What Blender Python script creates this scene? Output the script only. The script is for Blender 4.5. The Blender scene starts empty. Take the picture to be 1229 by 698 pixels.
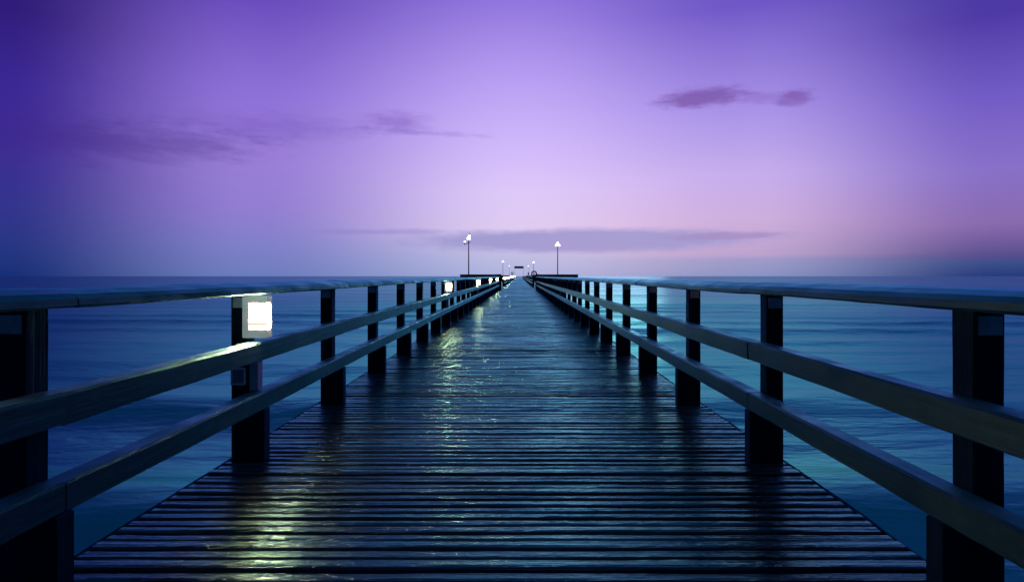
import bpy, math, random
from mathutils import noise, Vector
random.seed(7)
R = math.radians
W, H = 1229.0, 698.0
FPX, VX, VY, EYE = 713.0, 623.0, 331.0, 1.25
XL, XR = -1.95, 1.765           # outer faces of the railing posts
S = 1.81                        # post spacing
PW = 0.113                      # post width
SEA = -2.9
sc = bpy.context.scene
col = sc.collection

# ------------------------------------------------------------------ materials
def srgb(r, g, b):
    f = lambda c: (c/255/12.92) if c/255 <= .04045 else ((c/255+.055)/1.055)**2.4
    return (f(r), f(g), f(b), 1)

class NT:
    def __init__(s, name):
        s.m = bpy.data.materials.new(name); s.m.use_nodes = True
        s.t = s.m.node_tree; s.t.nodes.clear()
        s.out = s.t.nodes.new('ShaderNodeOutputMaterial')
    def n(s, typ, ins=None, **kw):
        nd = s.t.nodes.new(typ)
        for k, v in kw.items(): setattr(nd, k, v)
        for k, v in (ins or {}).items():
            if isinstance(v, bpy.types.NodeSocket): s.t.links.new(v, nd.inputs[k])
            else: nd.inputs[k].default_value = v
        return nd
    def coords(s, scale, rnd=True):
        tc = s.n('ShaderNodeTexCoord')
        v = tc.outputs['Object']
        if rnd:
            oi = s.n('ShaderNodeObjectInfo')
            a = s.n('ShaderNodeVectorMath', operation='MULTIPLY', ins={0: (37., 53., 19.)})
            s.t.links.new(oi.outputs['Random'], a.inputs[1])
            b = s.n('ShaderNodeVectorMath', operation='ADD', ins={0: v, 1: a.outputs[0]})
            v = b.outputs[0]
        m = s.n('ShaderNodeMapping', {'Vector': v, 'Scale': scale})
        return m.outputs[0]
    def noise(s, vec, scale, detail=5, rough=.55, dist=0):
        return s.n('ShaderNodeTexNoise', {'Vector': vec, 'Scale': scale, 'Detail': detail, 'Roughness': rough, 'Distortion': dist}).outputs['Fac']
    def rng(s, v, a, b, c, d, interp='LINEAR'):
        return s.n('ShaderNodeMapRange', {'Value': v, 'From Min': a, 'From Max': b, 'To Min': c, 'To Max': d}, interpolation_type=interp).outputs[0]
    def mix(s, f, a, b, mode='MIX'):
        nd = s.n('ShaderNodeMix', data_type='RGBA', blend_type=mode)
        for k, v in ((0, f), (6, a), (7, b)):
            if isinstance(v, bpy.types.NodeSocket): s.t.links.new(v, nd.inputs[k])
            else: nd.inputs[k].default_value = v
        return nd.outputs[2]
    def math(s, op, a, b=0.0):
        return s.n('ShaderNodeMath', {0: a, 1: b}, operation=op).outputs[0]
    def bump(s, h, strength, dist, normal=None):
        ins = {'Height': h, 'Strength': strength, 'Distance': dist}
        if normal: ins['Normal'] = normal
        return s.n('ShaderNodeBump', ins).outputs[0]
    def wet(s, base, gloss, rough, nrm, ior=1.4, fmul=1.0, fmax=1.0):
        """diffuse wood under a film of water whose reflection has its own tint"""
        fr = s.n('ShaderNodeFresnel', {'IOR': ior, 'Normal': nrm}).outputs[0]
        raw = fr
        fr = s.math('MINIMUM', s.math('MULTIPLY', fr, fmul), fmax)
        d = s.n('ShaderNodeBsdfDiffuse', {'Color': base, 'Roughness': .6, 'Normal': nrm})
        if gloss is None: gloss = s.mix(s.rng(raw, .50, .95, 0, 1), (.17, 1.0, .68, 1), (.42, .76, .80, 1))
        g = s.n('ShaderNodeBsdfGlossy', {'Color': gloss, 'Roughness': rough, 'Normal': nrm})
        mx = s.n('ShaderNodeMixShader', {0: fr, 1: d.outputs[0], 2: g.outputs[0]})
        s.t.links.new(mx.outputs[0], s.out.inputs[0])

def wood_rail(name, along, dark, light, gloss, rl=.3, rh=.62):
    """along: axis the grain runs"""
    s = NT(name)
    sc_ = [26, 26, 26]; sc_[along] = 1.3
    v = s.coords(tuple(sc_)); v2 = s.coords((3, 3, 3)) if along != 2 else s.coords((4, 4, 2))
    g = s.noise(v, 1.6, 6, .58, .3)
    blot = s.noise(v2, 1.3, 5, .6)
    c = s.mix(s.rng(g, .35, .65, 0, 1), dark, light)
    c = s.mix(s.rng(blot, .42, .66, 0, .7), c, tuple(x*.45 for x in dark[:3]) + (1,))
    sc2 = [90, 90, 90]; sc2[along] = 2.2
    crack = s.noise(s.coords(tuple(sc2)), 1.0, 3, .5)
    c = s.mix(s.rng(crack, .62, .68, 0, .8), c, (.004, .005, .006, 1))
    fine = s.noise(s.coords((60, 60, 60)), 2.0, 4, .6)
    h = s.math('ADD', g, s.math('MULTIPLY', fine, .06))
    nb = s.bump(h, .42, .006)
    rough = s.rng(blot, .35, .65, rl, rh)
    s.wet(c, gloss, rough, nb, 1.42, 1.25, .85)
    return s.m

M = {}
GL = (.30, 1.0, .92, 1)
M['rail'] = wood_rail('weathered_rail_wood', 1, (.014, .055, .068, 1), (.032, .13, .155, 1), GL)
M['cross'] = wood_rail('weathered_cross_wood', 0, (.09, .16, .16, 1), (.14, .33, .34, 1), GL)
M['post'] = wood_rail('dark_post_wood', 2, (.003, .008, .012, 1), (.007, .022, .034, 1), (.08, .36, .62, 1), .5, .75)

def deck_mat():
    s = NT('wet_deck_planks')
    g = s.noise(s.coords((1.2, 30, 30), False), 2.2, 9, .7, .3)
    gb = s.noise(s.coords((.45, 34, 34), False), 2.0, 3, .55, .2)
    board = s.noise(s.coords((.35, 9.5, 1), False), 1.0, 1, .5)
    pud = s.noise(s.coords((1.6, 2.6, 1), False), 1.1, 6, .6, .2)
    peb = s.noise(s.coords((14, 22, 14), False), 2.0, 4, .62)
    c = s.mix(s.rng(g, .32, .68, 0, 1), (.008, .014, .022, 1), (.05, .066, .085, 1))
    c = s.mix(s.rng(board, .4, .6, 0, .6), c, (.010, .016, .024, 1))
    h = s.math('ADD', s.math('MULTIPLY', gb, 1.5), s.math('MULTIPLY', s.rng(peb, .54, .78, 0, 1), .55))
    h = s.math('ADD', h, s.math('MULTIPLY', board, .4))
    nb = s.bump(h, .5, .010)
    rough = s.rng(pud, .36, .62, .10, .23)
    s.wet(c, (.29, .93, .88, 1), rough, nb, 1.45, 1.7, .9)
    return s.m
M['deck'] = deck_mat()

def water_mat():
    s = NT('sea_water')
    a = s.noise(s.coords((.16, .50, 1), False), 1.0, 4, .5, .5)
    b = s.noise(s.coords((1.6, 4.0, 1), False), 1.0, 5, .55, .5)
    big = s.noise(s.coords((.012, .05, 1), False), 1.0, 4, .55)
    h = s.math('ADD', s.math('MULTIPLY', a, 1.0), s.math('MULTIPLY', b, .10))
    nb = s.bump(h, .34, .5)
    c = s.mix(s.rng(big, .35, .65, 0, 1), (.001, .30, .36, 1), (.004, .42, .44, 1))
    s.wet(c, None, s.rng(big, .4, .6, .20, .30), nb, 1.36, 2.1, .70)
    return s.m
M['water'] = water_mat()

def plain(name, colr, rough=.5, metal=0.0, nz=.15, emis=None, es=0):
    s = NT(name)
    v = s.coords((1, 1, 1))
    f = s.noise(v, 14, 5, .6)
    c = s.mix(s.rng(f, .35, .65, 0, 1), tuple(x*(1-nz*2) for x in colr[:3])+(1,), colr)
    p = s.n('ShaderNodeBsdfPrincipled', {'Base Color': c, 'Roughness': s.rng(f, .3, .7, rough*.8, min(1, rough*1.25)), 'Metallic': metal})
    if emis: p.inputs['Emission Color'].default_value = emis; p.inputs['Emission Strength'].default_value = es
    s.t.links.new(p.outputs[0], s.out.inputs[0]); return s.m
M['metal'] = plain('dark_painted_metal', (.22, .2, .3, 1), .45, .1)
M['plate'] = plain('galvanised_plate', (.5, .55, .65, 1), .5, .1)
M['socket'] = plain('worn_white_edging', (.8, .85, .9, 1), .5)
M['housing'] = plain('frosted_lamp_housing', (.34, .38, .38, 1), .45, 0, .05, (.62, .85, .85, 1), .2)
M['glow'] = plain('warm_lit_glass', (.9, .9, .85, 1), .3, 0, .02, (1, .40, .24, 1), 350)
M['glow_dim'] = plain('warm_lit_glass_weaker', (.9, .9, .85, 1), .3, 0, .02, (1, .40, .22, 1), 170)
M['globe'] = plain('lit_globe_glass', (.9, .9, .9, 1), .3, 0, .02, (.93, .93, 1, 1), 2)
M['louvre'] = plain('self_lit_louvre', (.5, .45, .3, 1), .4, 0, .05, (1, .85, .5, 1), .7)  # unlit bars; a weak glow of their own makes them look lit
M['ring'] = plain('lifebuoy_dark_red', (.16, .03, .05, 1), .5)
M['sign'] = plain('sign_board_dark', (.22, .17, .36, 1), .6)
M['pile'] = wood_rail('tarred_pile_wood', 2, (.012, .014, .016, 1), (.05, .05, .05, 1), (.5, .7, .9, 1))

# ------------------------------------------------------------------ mesh helpers
class MB:
    def __init__(s): s.v = []; s.f = []; s.sm = []
    def loft(s, rings, smooth=False, caps=True):
        b = len(s.v); n = len(rings[0])
        for r in rings: s.v += [tuple(p) for p in r]
        for i in range(len(rings)-1):
            for j in range(n):
                k = (j+1) % n
                s.f.append((b+i*n+j, b+i*n+k, b+(i+1)*n+k, b+(i+1)*n+j)); s.sm.append(smooth)
        if caps:
            s.f.append(tuple(b+j for j in reversed(range(n)))); s.sm.append(False)
            s.f.append(tuple(b+(len(rings)-1)*n+j for j in range(n))); s.sm.append(False)
    def box(s, x0, x1, y0, y1, z0, z1, ch=.004):
        """chamfered box"""
        def ring(z, c):
            return [(x0+c, y0, z), (x1-c, y0, z), (x1, y0+c, z), (x1, y1-c, z), (x1-c, y1, z), (x0+c, y1, z), (x0, y1-c, z), (x0, y0+c, z)]
        def inset(z, c):
            return [(x0+2*c, y0+c, z), (x1-2*c, y0+c, z), (x1-c, y0+2*c, z), (x1-c, y1-2*c, z), (x1-2*c, y1-c, z), (x0+2*c, y1-c, z), (x0+c, y1-2*c, z), (x0+c, y0+2*c, z)]
        s.loft([inset(z0, ch), ring(z0+ch, ch), ring(z1-ch, ch), inset(z1, ch)])
    def beam(s, prof, axis, a, b, n, amp, seed, taper_end=True):
        """loft a profile (pairs of the two other axes) along an axis with wobble"""
        rings = []
        for i in range(n+1):
            t = a+(b-a)*i/n
            r = []
            for j, (p, q) in enumerate(prof):
                d = noise.noise(Vector((t*2.1, j*1.7+seed, seed*.37)))*amp
                e = noise.noise(Vector((t*2.1, j*1.7+seed+50, seed*.37)))*amp
                e += noise.noise(Vector((t*14, j*2.3+seed, 3)))*amp*.6
                pp, qq = p+d, q+e
                r.append({0: (t, pp, qq), 1: (pp, t, qq), 2: (pp, qq, t)}[axis])
            if axis == 1: r = r[::-1]
            rings.append(r)
        s.loft(rings)
    def tube(s, p0, p1, r0, r1, n=12, rings=1):
        p0, p1 = Vector(p0), Vector(p1); d = (p1-p0).normalized()
        u = d.cross(Vector((0, 0, 1))) if abs(d.z) < .9 else d.cross(Vector((1, 0, 0)))
        u.normalize(); w = d.cross(u)
        R_ = []
        for i in range(rings+1):
            t = i/rings; c = p0.lerp(p1, t); r = r0+(r1-r0)*t
            R_.append([c+(u*math.cos(a)+w*math.sin(a))*r for a in [2*math.pi*k/n for k in range(n)]])
        s.loft(R_, True)
    def lathe(s, prof, c=(0, 0, 0), n=16):
        s.loft([[(c[0]+r*math.cos(2*math.pi*k/n), c[1]+r*math.sin(2*math.pi*k/n), c[2]+z) for k in range(n)] for r, z in prof], True)
    def torus(s, c, Rr, r, n=28, m=10):
        """ring standing upright in the xz plane"""
        b = len(s.v)
        for i in range(n):
            a = 2*math.pi*i/n
            for j in range(m):
                p = 2*math.pi*j/m; q = Rr+r*math.cos(p)
                s.v.append((c[0]+q*math.cos(a), c[1]+r*math.sin(p), c[2]+q*math.sin(a)))
        for i in range(n):
            for j in range(m):
                s.f.append((b+i*m+j, b+i*m+(j+1) % m, b+((i+1) % n)*m+(j+1) % m, b+((i+1) % n)*m+j)); s.sm.append(True)
    def mesh(s, name, mat):
        me = bpy.data.meshes.new(name); me.from_pydata(s.v, [], s.f)
        me.polygons.foreach_set('use_smooth', s.sm); me.materials.append(mat); me.update()
        import bmesh
        bm = bmesh.new(); bm.from_mesh(me); bmesh.ops.recalc_face_normals(bm, faces=bm.faces); bm.to_mesh(me); bm.free()
        return me
    def build(s, name, mat, parent=None, loc=(0, 0, 0)):
        o = bpy.data.objects.new(name, s.mesh(name, mat)); col.objects.link(o)
        o.location = loc
        if parent: o.parent = parent
        return o

def place(name, me, parent, loc, rz=0):
    o = bpy.data.objects.new(name, me); col.objects.link(o); o.parent = parent; o.location = loc; o.rotation_euler.z = rz
    return o
def tag(o, label=None, cat=None, group=None, kind=None):
    if label: o['label'] = label
    if cat: o['category'] = cat
    if group: o['group'] = group
    if kind: o['kind'] = kind
    return o
def empty(name, loc=(0, 0, 0)):
    o = bpy.data.objects.new(name, None); col.objects.link(o); o.location = loc; o.empty_display_size = .3; return o
def copy_tree(o, parent=None):
    c = o.copy(); col.objects.link(c); c.parent = parent
    for ch in list(o.children): copy_tree(ch, c)
    return c

# ------------------------------------------------------------------ layout of the pier
BAY1 = (53.0, 68.0); BAY2 = (152.0, 166.0); END = (286.0, 300.0); BW = 5.35
def deck_half(y):
    for a, b in (BAY1, BAY2, END):
        if a <= y <= b: return (-BW, BW)
    return (XL-.015, XR+.015)

# planks: one sheet of countless boards
mb = MB(); y = -9.0; k = 0
while y < END[1]:
    w = random.uniform(.060, .080); gap = random.uniform(.013, .025)
    if random.random() < .10: gap += .012
    x0, x1 = deck_half(y)
    x0 += random.uniform(-.012, .003); x1 += random.uniform(-.003, .012)
    dz = random.gauss(0, .0028); tilt = random.gauss(0, .0016); cup = random.uniform(.002, .005)
    prof = [(y, -.035+dz), (y, -.010+dz-tilt), (y+.008, -.001-cup*.4+dz-tilt), (y+w*.3, dz-tilt*.5), (y+w*.68, dz+.0+tilt*.5), (y+w-.007, -cup*.5+dz+tilt), (y+w, -.009+dz+tilt), (y+w, -.035+dz)]
    n = 60 if y < 7 and y > 1 else (24 if y < 16 and y > 0 else (8 if y < 40 else 2))
    mb.beam(prof, 0, x0, x1, n, .0032 if y < 16 else .002, k*.913)
    y += w+gap; k += 1
deck = mb.build('pier_deck', M['deck']); tag(deck, kind='structure')
# beams and piles that carry it
bm_ = MB()
for x in (XL+.068, -.95, -.09, .8, XR-.068):
    b = MB(); b.beam([(x-.07, -.26), (x+.07, -.26), (x+.07, -.037), (x-.07, -.037)], 1, -8.8, END[1]-.2, 60, .004, x)
    b.build('deck_beam', M['pile'], deck)
for sx_, xe in ((-1, XL-.030), (1, XR+.030)):
    cuts = [(-8.9, BAY1[0]-.01), (BAY1[1]+.12, BAY2[0]-.01), (BAY2[1]+.12, END[0]-.01)]
    for (ya, yb_) in cuts:
        xo = xe+sx_*.028; X = sorted((xe, xo))
        b = MB(); b.beam([(X[0], -.24), (X[1], -.24), (X[1], -.012), (X[0], -.012)], 1, ya, yb_, int((yb_-ya)*(5 if ya < 0 else 1)), .007, xe)
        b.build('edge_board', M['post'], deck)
for (a, b2) in (BAY1, BAY2, END):
    for yy in (a+.3, (a+b2)/2, b2-.3):
        for (xa, xb) in ((-BW+.1, XL-.1), (XR+.1, BW-.1)):
            b = MB(); b.box(xa, xb, yy-.08, yy+.08, -.27, -.05); b.build('deck_beam', M['pile'], deck)
pm = MB(); pm.tube((0, 0, SEA-1.5), (0, 0, -.26), .16, .14, 14, 3); pile_me = pm.mesh('pile', M['pile'])
cm = MB(); cm.box(-1.75, 1.75, -.1, .1, -.47, -.262); cap_me = cm.mesh('pile_cap', M['pile'])
for i in range(31):
    yy = -5+i*S*5.5
    place('pile_cap', cap_me, deck, ((XL+XR)/2, yy, 0))
    for x in (XL+.25, XR-.25): place('pile', pile_me, deck, (x, yy, -.2))
for sx_, xe in ((-1, XL-.030), (1, XR+.030)):
    cuts = [(-8.9, BAY1[0]-.01), (BAY1[1]+.12, BAY2[0]-.01), (BAY2[1]+.12, END[0]-.01)]
    for (ya, yb_) in cuts:
        xo = xe+sx_*.028; X = sorted((xe, xo))
        b = MB(); b.beam([(X[0], -.24), (X[1], -.24), (X[1], -.012), (X[0], -.012)], 1, ya, yb_, int((yb_-ya)*(5 if ya < 0 else 1)), .007, xe)
        b.build('edge_board', M['post'], deck)
for (a, b2) in (BAY1, BAY2, END):
    for yy in (a+.35, b2-.35):
        for x in (-BW+.3, BW-.3): place('pile', pile_me, deck, (x, yy, 0))

# ------------------------------------------------------------------ railings
def post_mesh(seed):
    m = MB(); c = .006; w = PW
    prof = [(c, 0), (w-c, 0), (w, c), (w, w-c), (w-c, w), (c, w), (0, w-c), (0, c)]
    m.beam(prof, 2, -.30, 1.128, 14, .003, seed); return m.mesh('post', M['post'])
POSTS = [post_mesh(i*7.3) for i in range(3)]
def block_mesh():
    m = MB(); m.box(0, .108, .006, .10, -.02, .347, .005); return m.mesh('rail_block', M['post'])
BLOCK = block_mesh()
def plate_mesh():
    m = MB(); m.box(.012, PW-.012, -.0035, .0, 1.035, 1.105, .001); return m.mesh('metal_plate', M['plate'])
PLATE = plate_mesh()

def rail_parts(fence, side, y0, y1, near, seed):
    """side -1 left, +1 right; profile in x is mirrored"""
    out = XL if side < 0 else XR
    sx = 1 if side < 0 else -1            # direction towards the middle of the pier
    f = lambda d: out+sx*d
    n = 28 if near else 3
    amp = .0035 if near else .0015
    rj = random.Random(seed)
    j = lambda a=.004: rj.uniform(-a, a)
    # top board, crowned, overhanging inwards
    zt = j(.003); dx = j(.004)
    prof = [(-.02, 1.130), (.262, 1.130), (.270, 1.140), (.268, 1.164), (.245, 1.183), (.18, 1.198), (.10, 1.206), (.03, 1.200), (-.015, 1.178), (-.024, 1.15)]
    p = [(f(d+dx), z+zt) for d, z in prof]
    if sx < 0: p = p[::-1]
    g = .003
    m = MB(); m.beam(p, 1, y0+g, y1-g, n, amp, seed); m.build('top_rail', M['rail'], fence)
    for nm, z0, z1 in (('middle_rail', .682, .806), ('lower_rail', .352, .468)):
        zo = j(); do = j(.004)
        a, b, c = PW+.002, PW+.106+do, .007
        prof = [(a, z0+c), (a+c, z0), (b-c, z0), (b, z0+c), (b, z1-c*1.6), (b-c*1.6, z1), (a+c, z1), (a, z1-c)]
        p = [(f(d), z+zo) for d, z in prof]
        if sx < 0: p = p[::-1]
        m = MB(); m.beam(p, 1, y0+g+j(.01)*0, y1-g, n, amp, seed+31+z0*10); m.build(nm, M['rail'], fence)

def railing(name, label, side, ys, loc_first, group=None):
    """ys: post positions; rails run post to post in boards two bays long"""
    out = XL if side < 0 else XR
    fence = empty(name, (0, 0, 0)); tag(fence, label, 'railing', 'railings along the pier')
    for i, yy in enumerate(ys):
        x = out if side < 0 else out-PW
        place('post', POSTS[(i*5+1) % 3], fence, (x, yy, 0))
        if yy < 60:
            bx = out+PW+.002 if side < 0 else out-PW-.002-.108
            place('rail_block', BLOCK, fence, (bx, yy, 0))
        if yy < 30 and yy > 0:
            pl = place('metal_plate', PLATE, fence, (x, yy, 0))
    for i in range(0, len(ys)-1, 2):
        e = min(i+2, len(ys)-1)
        y0 = ys[i]+PW/2 if i else ys[0]-.02
        y1 = ys[e]+PW/2 if e < len(ys)-1 else ys[e]+PW+.02
        rail_parts(fence, side, y0, y1, ys[i] < 14, i*3.7+side*11+loc_first)
    return fence

def seq(first, a, b):
    n0 = math.ceil((a-first)/S); r = []
    k = n0
    while first+k*S < b: r.append(first+k*S); k += 1
    return r
FL, FR = 2.21, 2.155
# the joint of the boards falls on the first visible post: start an even number of bays behind it
lL = railing('pier_railing', 'long left railing in the foreground, lights mounted on its posts', -1, seq(FL, FL-4*S-.01, 52.9), 1)
lR = railing('pier_railing', 'long right railing in the foreground, unlit dark timber', 1, seq(FR, FR-5*S-.01, 52.9), 2)
for side, first, nm in ((-1, FL, 'left'), (1, FR, 'right')):
    far1 = railing('pier_railing', {'left': 'distant left railing just beyond the first platform, crowded with glowing lights', 'right': 'distant dark right railing just beyond the first platform and lifebuoy'}[nm], side, seq(first, BAY1[1]+.3, BAY2[0]), 5)
    far2 = railing('pier_railing', {'left': 'farthest left railing running to the end of the pier', 'right': 'farthest right railing running to the end of the pier'}[nm], side, seq(first, BAY2[1]+.3, END[0]), 6)

# socket frame low on the second visible left post
sb = MB(); y2 = FL+S
def frame(m, x0, x1, z0, z1, y, t=.011, d=.014):
    m.box(x0, x1, y-d, y, z0, z0+t, .001); m.box(x0, x1, y-d, y, z1-t, z1, .001)
    m.box(x0, x0+t, y-d, y, z0+t, z1-t, .001); m.box(x1-t, x1, y-d, y, z0+t, z1-t, .001)
frame(sb, XL+.004, XL+.103, .515, .630, y2)
so = sb.build('socket_frame', M['socket'], lL)
sp = MB(); sp.box(XL+.013, XL+.094, y2-.006, y2, .524, .621, .001); sp.build('socket_cover', M['metal'], so)

# end posts beside the platform openings
def end_screen(x0, x1, y, label):
    t = empty('end_post', ((x0+x1)/2, y, 0)); tag(t, label, 'post', 'broad end posts of the railings')
    m = MB(); m.box(-(x1-x0)/2, (x1-x0)/2, -.09, .09, -.03, 1.36, .01); m.build('post', M['post'], t)
    m = MB(); m.box(-(x1-x0)/2-.02, (x1-x0)/2+.02, -.12, .12, 1.362, 1.41, .01); m.build('post_cap', M['post'], t)
end_screen(XL-.05, XL+.36, 53.25, 'broad dark end post where the left railing meets the platform')
end_screen(XR-.28, XR+.05, 53.25, 'broad dark end post where the right railing meets the platform')

# platform windscreens: solid boarded walls round each bay
def windscreen(pts, h, label):
    t = empty('windscreen', (pts[0][0], pts[0][1], 0)); tag(t, label, 'windscreen', 'boarded windscreens round the platforms')
    ox, oy = pts[0]
    for (xa, ya), (xb, yb) in zip(pts, pts[1:]):
        m = MB(); L = math.hypot(xb-xa, yb-ya); n = max(1, int(L/.16)); dx, dy = (xb-xa)/L, (yb-ya)/L
        for i in range(n):
            a = i*L/n+.004; b = (i+1)*L/n-.004
            if abs(dx) > abs(dy):
                X = sorted((xa+dx*a-ox, xa+dx*b-ox)); m.box(X[0], X[1], ya-oy-.015, ya-oy+.015, .02, h-.05+random.uniform(-.004, 0), .003)
            else:
                Y = sorted((ya+dy*a-oy, ya+dy*b-oy)); m.box(xa-ox-.015, xa-ox+.015, Y[0], Y[1], .02, h-.05+random.uniform(-.004, 0), .003)
        m.build('board_wall', M['post'], t)
        m = MB(); X = sorted((xa-ox, xb-ox)); Y = sorted((ya-oy, yb-oy))
        m.box(X[0]-.05, X[1]+.05, Y[0]-.05, Y[1]+.05, h-.048, h, .006) if abs(dx) > abs(dy) else m.box(X[0]-.045, X[1]+.045, Y[0]+.06, Y[1]-.06, h-.048, h-.002, .006)
        m.build('cap_rail', M['post'], t)
for bay, nm in ((BAY1, 'first'), (BAY2, 'second')):
    a, b = bay[0]+.05, bay[1]-.05
    for s_, sd in ((-1, 'left'), (1, 'right')):
        xi = XL-.08 if s_ < 0 else XR+.08
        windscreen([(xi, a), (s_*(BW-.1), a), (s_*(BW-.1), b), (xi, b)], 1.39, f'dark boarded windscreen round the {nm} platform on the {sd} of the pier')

# ------------------------------------------------------------------ lamps on the left railing
def rail_light():
    """origin at the deck, front outer corner of its post"""
    t = empty('railing_light')
    x0, x1, z0, z1 = .083, .255, .832, 1.118
    m = MB(); yb = .215
    m.box(x0, x1, -.03+.012, yb if False else -.002, z0, z1, .005)
    # box behind the face sits on the pier side of the post only
    m.box(PW+.004, x1-.002, -.0015, .065, z0+.002, z1-.002, .004)
    m.build('housing', M['housing'], t)
    g = MB(); g.box(.131, x1-.001, -.0188, -.0165, .892, 1.066, .0005)
    g.box(x1-.003, x1+.0008, -.017, .03, .892, 1.066, .0005)
    g.build('lit_panel', M['glow'], t)
    l = MB()
    for z, tz in ((.917, .020), (.962, .013)): l.box(.129, x1+.002, -.024, -.0192, z, z+tz, .0008)
    l.build('louvre', M['louvre'], t)
    c = MB(); c.box(PW+.004, PW+.064, .012, .09, .47, .68, .004); c.build('cable_cover', M['plate'], t)
    return t
lab = ['largest and nearest railing light, square lit panel on a pale box', 'second railing light along the left rail, smaller and about halfway to the platform',
       'third railing light along the left rail, close to the lamp mast', 'fourth railing light, just before the broad dark end post',]
proto = rail_light()
DIM = [ch for ch in proto.children if ch.name.startswith('lit_panel')][0].data.copy(); DIM.materials[0] = M['glow_dim']
k = 0; n = 1
while FL+n*S < 280:
    yy = FL+n*S
    inbay = any(a-.5 < yy < b+.5 for a, b in (BAY1, BAY2))
    if not inbay:
        o = proto if k == 0 else copy_tree(proto)
        o.location = (XL, yy, 0)
        far = k >= 4
        if k: [setattr(ch, 'data', DIM) for ch in o.children if ch.name.startswith('lit_panel')]
        tag(o, 'tiny glowing railing light, one of the bright row beyond the first platform' if far else lab[k], 'railing light', 'tiny lights in the far bright row' if far else 'lights mounted on the left railing')
        k += 1
    n += 6 if yy < 60 else 3

# ------------------------------------------------------------------ lamp masts
def mast(x, y, top, kind, label, group):
    t = empty('lamp_mast', (x, y, 0)); tag(t, label, 'street lamp', group)
    m = MB(); m.box(-.15, .15, -.15, .15, 0, .03, .004); m.build('base_plate', M['metal'], t)
    m = MB(); m.tube((0, 0, .03), (0, 0, top-.45), .065, .042, 12, 3); m.build('pole', M['metal'], t)
    arm = MB()
    def globe(cx, cz, r):
        g = MB(); prof = [(max(.01, r*math.sin(a)), -r*math.cos(a)) for a in [math.pi*i/10 for i in range(11)]]
        g.lathe(prof, (cx, 0, cz), 16); g.build('globe', M['globe'], t)
    if kind == 'triple':
        arm.tube((-.42, 0, top-.78), (.16, 0, top-.60), .035, .03, 8); arm.tube((-.40, 0, top-.78), (-.40, 0, top-.62), .04, .05, 8)
        arm.tube((0, 0, top-.5), (0, 0, top-.40), .06, .09, 10)
        globe(-.36, top-.54, .11); globe(.0, top-.24, .19); globe(.06, top+.02, .12)
        c = MB(); c.lathe([(.02, 0), (.12, .01), (.02, .1)], (.06, 0, top+.15), 12); c.build('lamp_cap', M['metal'], t)
    else:
        arm.tube((-.2, 0, top-.46), (.2, 0, top-.46), .03, .03, 8)
        for dx in (-.17, .17): globe(dx, top-.26, .14)
        globe(0, top+.0, .14)
    arm.build('arm', M['metal'], t)
def at(px, y): return (px-VX)*y/FPX
def zt(py, y): return EYE+(VY-py)*y/FPX
mast(at(562.5, 56), 56, zt(283, 56), 'triple', 'tallest lamp mast left of the pier with a second lower globe on an arm', 'lamp masts beside the pier')
mast(at(669.3, 66.5), 66.5, zt(291.5, 66.5), 'cluster', 'lamp mast on the right platform topped by one bright cluster', 'lamp masts beside the pier')
mast(at(603.6, 154), 154, zt(313, 154), 'cluster', 'small distant lamp mast left of the pier, second from the left', 'lamp masts beside the pier')
mast(at(640.4, 164), 164, zt(314, 164), 'cluster', 'small distant lamp mast right of the pier, second from the right', 'lamp masts beside the pier')
mast(at(611.3, 288), 288, zt(318.6, 288), 'cluster', 'farthest tiny lamp mast just left of the dark sign', 'lamp masts beside the pier')
mast(at(634.0, 288), 288, zt(318.8, 288), 'cluster', 'farthest tiny lamp mast just right of the dark sign', 'lamp masts beside the pier')

# sign gantry at the far end
ys_ = 284.0
t = empty('overhead_sign', (0, ys_, 0)); tag(t, 'small dark signboard raised over the far end of the pier', 'sign')
xa, xb = at(617.4, ys_), at(628.4, ys_); za, zb = zt(322.0, ys_), zt(319.3, ys_)
m = MB(); m.box(xa, xb, -.06, .06, za, zb, .02); m.build('sign_board', M['sign'], t)
for x in (xa+.12, xb-.12):
    m = MB(); m.tube((x, .1, 0), (x, .1, za+.3), .05, .05, 8); m.build('sign_post', M['plate'], t)

# lifebuoys on stands
def lifebuoy(x, y, zc, label):
    t = empty('lifebuoy_stand', (x, y, 0)); tag(t, label, 'lifebuoy', 'lifebuoys on stands')
    m = MB(); m.box(-.05, .05, -.05, .05, 0, zc+.05, .006); m.build('stand', M['post'], t)
    m = MB(); m.box(-.40, .40, -.03, .0, 1.21, 1.24, .004); m.build('bracket', M['post'], t)
    m = MB(); m.torus((0, -.12, zc), .27, .075); m.build('ring', M['ring'], t)
lifebuoy(at(641.0, 68.6), 68.6, zt(328.3, 68.6), 'round lifebuoy standing above the right railing past the platform')
lifebuoy(at(614.8, 151), 151, 1.95, 'small dark round lifebuoy above the far end of the lit left rail')
# small info post
t = empty('notice_post', (at(634.2, 114), 114, 0)); tag(t, 'thin dark notice post rising over the distant right railing', 'notice post')
m = MB(); m.tube((0, 0, 0), (0, 0, 1.7), .05, .045, 10); m.build('pole', M['metal'], t)
m = MB(); m.box(-.14, .14, -.075, -.052, 1.5, 1.9, .004); m.build('notice_board', M['sign'], t)

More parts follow.
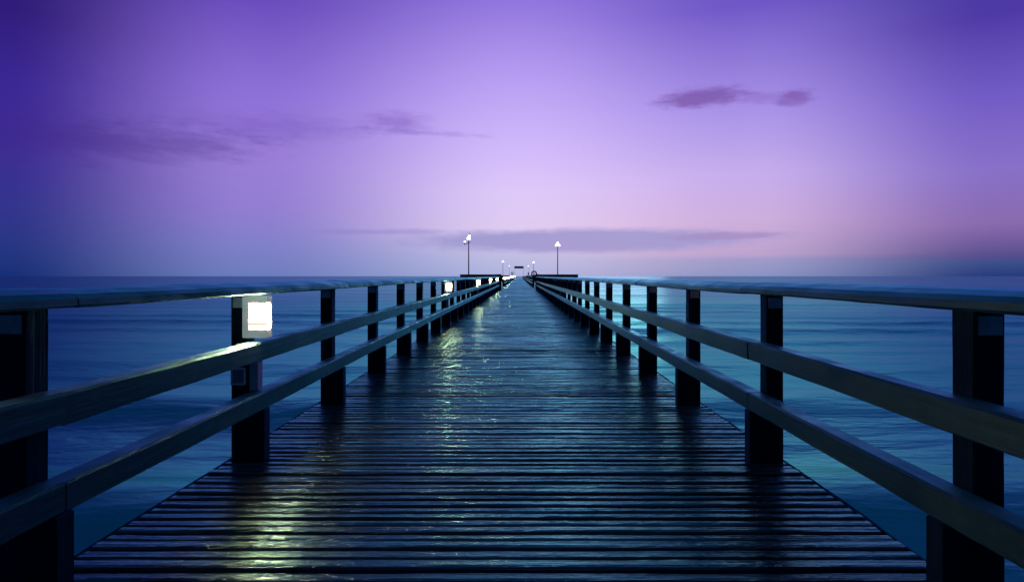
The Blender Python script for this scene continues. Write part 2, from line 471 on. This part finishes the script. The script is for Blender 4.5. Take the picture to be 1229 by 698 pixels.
# ------------------------------------------------------------------ sea
def sea():
    ys, y = [], -60.0
    while y < 240: ys.append(y); y += .55 if y < 70 else .55+(y-70)*.03
    while y < 9000: ys.append(y); y *= 1.12
    ys = [-3000, -800, -200]+ys
    xs = []; x = 0.0; d = 1.2
    while x < 7000: xs.append(x); x += d; d *= 1.0 if x < 60 else 1.13
    xs = [-q for q in xs[:0:-1]]+xs
    v = []; f = []
    for yy in ys:
        att = max(0, 1-max(0, yy-30)/170)*(1 if yy > -40 else 0)
        for xx in xs:
            z = 0
            if att > 0 and abs(xx) < 150:
                e = att*max(0, 1-abs(xx)/150)
                w1 = noise.noise(Vector((xx*.03, yy*.02, 1)))*3
                w2 = noise.noise(Vector((xx*.018, yy*.05, 7)))
                ph = 2*math.pi*(yy+xx*.03+w1)/8.6
                c = .5+.5*math.sin(ph)
                z = e*(.46*(c**2.2-.35)*max(.1, .75+1.1*w2)+.05*noise.noise(Vector((xx*.25, yy*.6, 3)))+.03*noise.noise(Vector((xx*.7, yy*1.1, 5))))
            v.append((xx, yy, SEA+z))
    n = len(xs)
    for i in range(len(ys)-1):
        for j in range(n-1):
            f.append((i*n+j, i*n+j+1, (i+1)*n+j+1, (i+1)*n+j))
    me = bpy.data.meshes.new('sea'); me.from_pydata(v, [], f); me.polygons.foreach_set('use_smooth', [True]*len(f))
    me.materials.append(M['water']); me.update()
    o = bpy.data.objects.new('sea', me); col.objects.link(o); tag(o, kind='structure')
sea()

# ------------------------------------------------------------------ sky (world)
world = bpy.data.worlds.new('World'); sc.world = world; world.use_nodes = True
nt = world.node_tree; nt.nodes.clear()
def N(typ, ins=None, **kw):
    nd = nt.nodes.new(typ)
    for k_, v_ in kw.items(): setattr(nd, k_, v_)
    for k_, v_ in (ins or {}).items():
        if isinstance(v_, bpy.types.NodeSocket): nt.links.new(v_, nd.inputs[k_])
        else: nd.inputs[k_].default_value = v_
    return nd
def MA(op, a, b=0.0): return N('ShaderNodeMath', {0: a, 1: b}, operation=op).outputs[0]
def MX(f_, a, b):
    nd = N('ShaderNodeMix', data_type='RGBA')
    for k_, v_ in ((0, f_), (6, a), (7, b)):
        if isinstance(v_, bpy.types.NodeSocket): nt.links.new(v_, nd.inputs[k_])
        else: nd.inputs[k_].default_value = v_
    return nd.outputs[2]
def RG(v_, a, b, c, d, it='SMOOTHSTEP'):
    return N('ShaderNodeMapRange', {'Value': v_, 'From Min': a, 'From Max': b, 'To Min': c, 'To Max': d}, interpolation_type=it).outputs[0]
tc = N('ShaderNodeTexCoord'); sep = N('ShaderNodeSeparateXYZ', {0: tc.outputs['Generated']})
X, Y, Z = sep.outputs
az = MA('MULTIPLY', MA('ARCTAN2', X, Y), 180/math.pi)
el = MA('MULTIPLY', MA('ARCSINE', Z), 180/math.pi)
elf = MA('DIVIDE', MA('MAXIMUM', el, 0.0), 45.0)
def ramp(stops):
    nd = N('ShaderNodeValToRGB', {0: elf}); cr = nd.color_ramp; cr.interpolation = 'EASE' if False else 'LINEAR'
    while len(cr.elements) < len(stops): cr.elements.new(.5)
    for e, (p, c) in zip(cr.elements, stops): e.position = p/45; e.color = srgb(*c)
    return nd.outputs[0]
RAMPS = [
 (-41, [(0, (14, 46, 118)), (1.6, (24, 50, 128)), (5, (44, 48, 140)), (9.4, (58, 38, 146)), (14, (56, 34, 146)), (19, (44, 22, 120)), (30, (24, 34, 104)), (45, (18, 66, 128))]),
 (-24, [(0, (104, 124, 188)), (2.5, (122, 126, 200)), (5.5, (142, 124, 208)), (10, (152, 124, 214)), (16, (140, 110, 214)), (23, (106, 74, 188)), (32, (44, 50, 140)), (45, (26, 84, 150))]),
 (0, [(0, (160, 176, 220)), (1.6, (176, 184, 226)), (2.6, (190, 188, 230)), (4.5, (216, 200, 240)), (8, (218, 198, 248)), (13, (204, 180, 250)), (18, (184, 158, 242)), (24.5, (146, 118, 222)), (33, (48, 84, 168)), (45, (34, 104, 172))]),
 (21, [(0, (128, 146, 196)), (1.5, (150, 152, 202)), (1.9, (180, 160, 206)), (5, (202, 172, 220)), (9, (196, 172, 236)), (15, (164, 142, 230)), (23, (110, 86, 198)), (33, (48, 84, 168)), (45, (34, 104, 172))]),
 (39, [(0, (24, 58, 122)), (1.1, (52, 78, 140)), (1.45, (78, 74, 140)), (4, (134, 104, 174)), (8, (134, 110, 200)), (13.5, (110, 88, 196)), (19, (76, 54, 164)), (30, (44, 66, 150)), (45, (30, 92, 160))]),
]
outs = [(a, ramp(s_)) for a, s_ in RAMPS]
c = outs[0][1]
for (a0, _), (a1, cc) in zip(outs, outs[1:]):
    c = MX(RG(az, a0, a1, 0, 1), c, cc)
# the sky away from the afterglow is nearly night
aaz = MA('ABSOLUTE', az)
behind = MX(RG(elf, 0, 1, 0, 1), srgb(3, 12, 36), srgb(8, 44, 84))
c = MX(RG(aaz, 41, 105, 0, 1), c, behind)
# cloud streaks
nz = N('ShaderNodeTexNoise', {'Vector': N('ShaderNodeMapping', {'Vector': tc.outputs['Generated'], 'Scale': (9, 9, 46)}).outputs[0], 'Scale': 1.6, 'Detail': 6, 'Roughness': .6}).outputs['Fac']
nz2 = N('ShaderNodeTexNoise', {'Vector': N('ShaderNodeMapping', {'Vector': tc.outputs['Generated'], 'Scale': (30, 30, 80)}).outputs[0], 'Scale': 1.3, 'Detail': 5, 'Roughness': .6}).outputs['Fac']
nn = MA('ADD', MA('MULTIPLY', MA('SUBTRACT', nz, .5), 1.9), MA('MULTIPLY', MA('SUBTRACT', nz2, .5), 1.1))
def cloud(c, x0, x1, yc, yh, colr, strength, soft=.9, slope=0.0, na=1.0):
    xm = (x0+x1)/2
    a0 = math.degrees(math.atan((xm-VX)/FPX)); ra = abs(math.degrees(math.atan((x1-VX)/FPX))-math.degrees(math.atan((x0-VX)/FPX)))/2
    q = math.hypot(FPX, xm-VX); e0 = math.degrees(math.atan((VY-yc)/q)); re = math.degrees(yh/q)
    u = MA('DIVIDE', MA('SUBTRACT', az, a0), ra)
    ec = MA('ADD', MA('MULTIPLY', u, slope), e0)
    v = MA('DIVIDE', MA('SUBTRACT', el, ec), re)
    d = MA('SQRT', MA('ADD', MA('MULTIPLY', u, u), MA('MULTIPLY', v, v)))
    d = MA('ADD', d, MA('MULTIPLY', nn, na))
    return MX(MA('MULTIPLY', RG(d, 1.0, 1.0-soft, 0, 1), strength), c, srgb(*colr))
c = cloud(c, 765, 920, 117, 17, (118, 78, 164), .8, .8, 0, .7)
c = cloud(c, 925, 985, 117, 14, (118, 78, 166), .7, .8, 0, .7)
c = cloud(c, 860, 975, 117, 8, (130, 92, 178), .4, .9, 0, .7)
c = cloud(c, -80, 400, 170, 36, (58, 28, 130), .42, 1.0, .9, .65)
c = cloud(c, 150, 500, 152, 22, (88, 52, 164), .28, 1.0, .5, .65)
c = cloud(c, 410, 545, 146, 15, (120, 82, 184), .5, 1.0, .3, .6)
c = cloud(c, 400, 600, 159, 6, (130, 96, 196), .4, .9)
c = cloud(c, 430, 965, 289, 18, (150, 150, 208), .95, .5, .05, .22)
c = cloud(c, 300, 620, 278, 5, (140, 128, 200), .45, .8, .25, .5)
c = cloud(c, 760, 975, 283, 6, (156, 132, 190), .6, .7, .1, .5)
# below the horizon
c = MX(RG(el, -1.2, -.1, 1, 0), c, srgb(10, 30, 70))
sky = N('ShaderNodeTexSky', sky_type='NISHITA', sun_disc=False, sun_elevation=R(1.0), sun_rotation=R(8))
b1 = N('ShaderNodeBackground', {'Color': c, 'Strength': 1.0})
b2 = N('ShaderNodeBackground', {'Color': sky.outputs[0], 'Strength': .004})
ad = N('ShaderNodeAddShader', {0: b1.outputs[0], 1: b2.outputs[0]})
wo = N('ShaderNodeOutputWorld', {0: ad.outputs[0]})
world.cycles.sampling_method = 'MANUAL'; world.cycles.sample_map_resolution = 1024

# the last light of the sun, from just over the horizon ahead
sl = bpy.data.lights.new('sun', 'SUN'); sl.energy = .06; sl.angle = R(12); sl.color = (.95, .75, 1)
so_ = bpy.data.objects.new('sun', sl); col.objects.link(so_)
so_.rotation_euler = (R(84), 0, R(180-8))

# ------------------------------------------------------------------ camera
cam = bpy.data.cameras.new('camera'); cam.sensor_width = 36; cam.lens = FPX/W*36
cam.shift_x = -(VX-W/2)/W; cam.shift_y = -(H/2-VY)/W
cam.clip_start = .05; cam.clip_end = 20000
co = bpy.data.objects.new('camera', cam); col.objects.link(co)
co.location = (0, 0, EYE); co.rotation_euler = (R(90), 0, 0)
sc.camera = co
sc.view_settings.view_transform = 'Standard'; sc.view_settings.look = 'None'
sc.view_settings.exposure = 0; sc.view_settings.gamma = 1
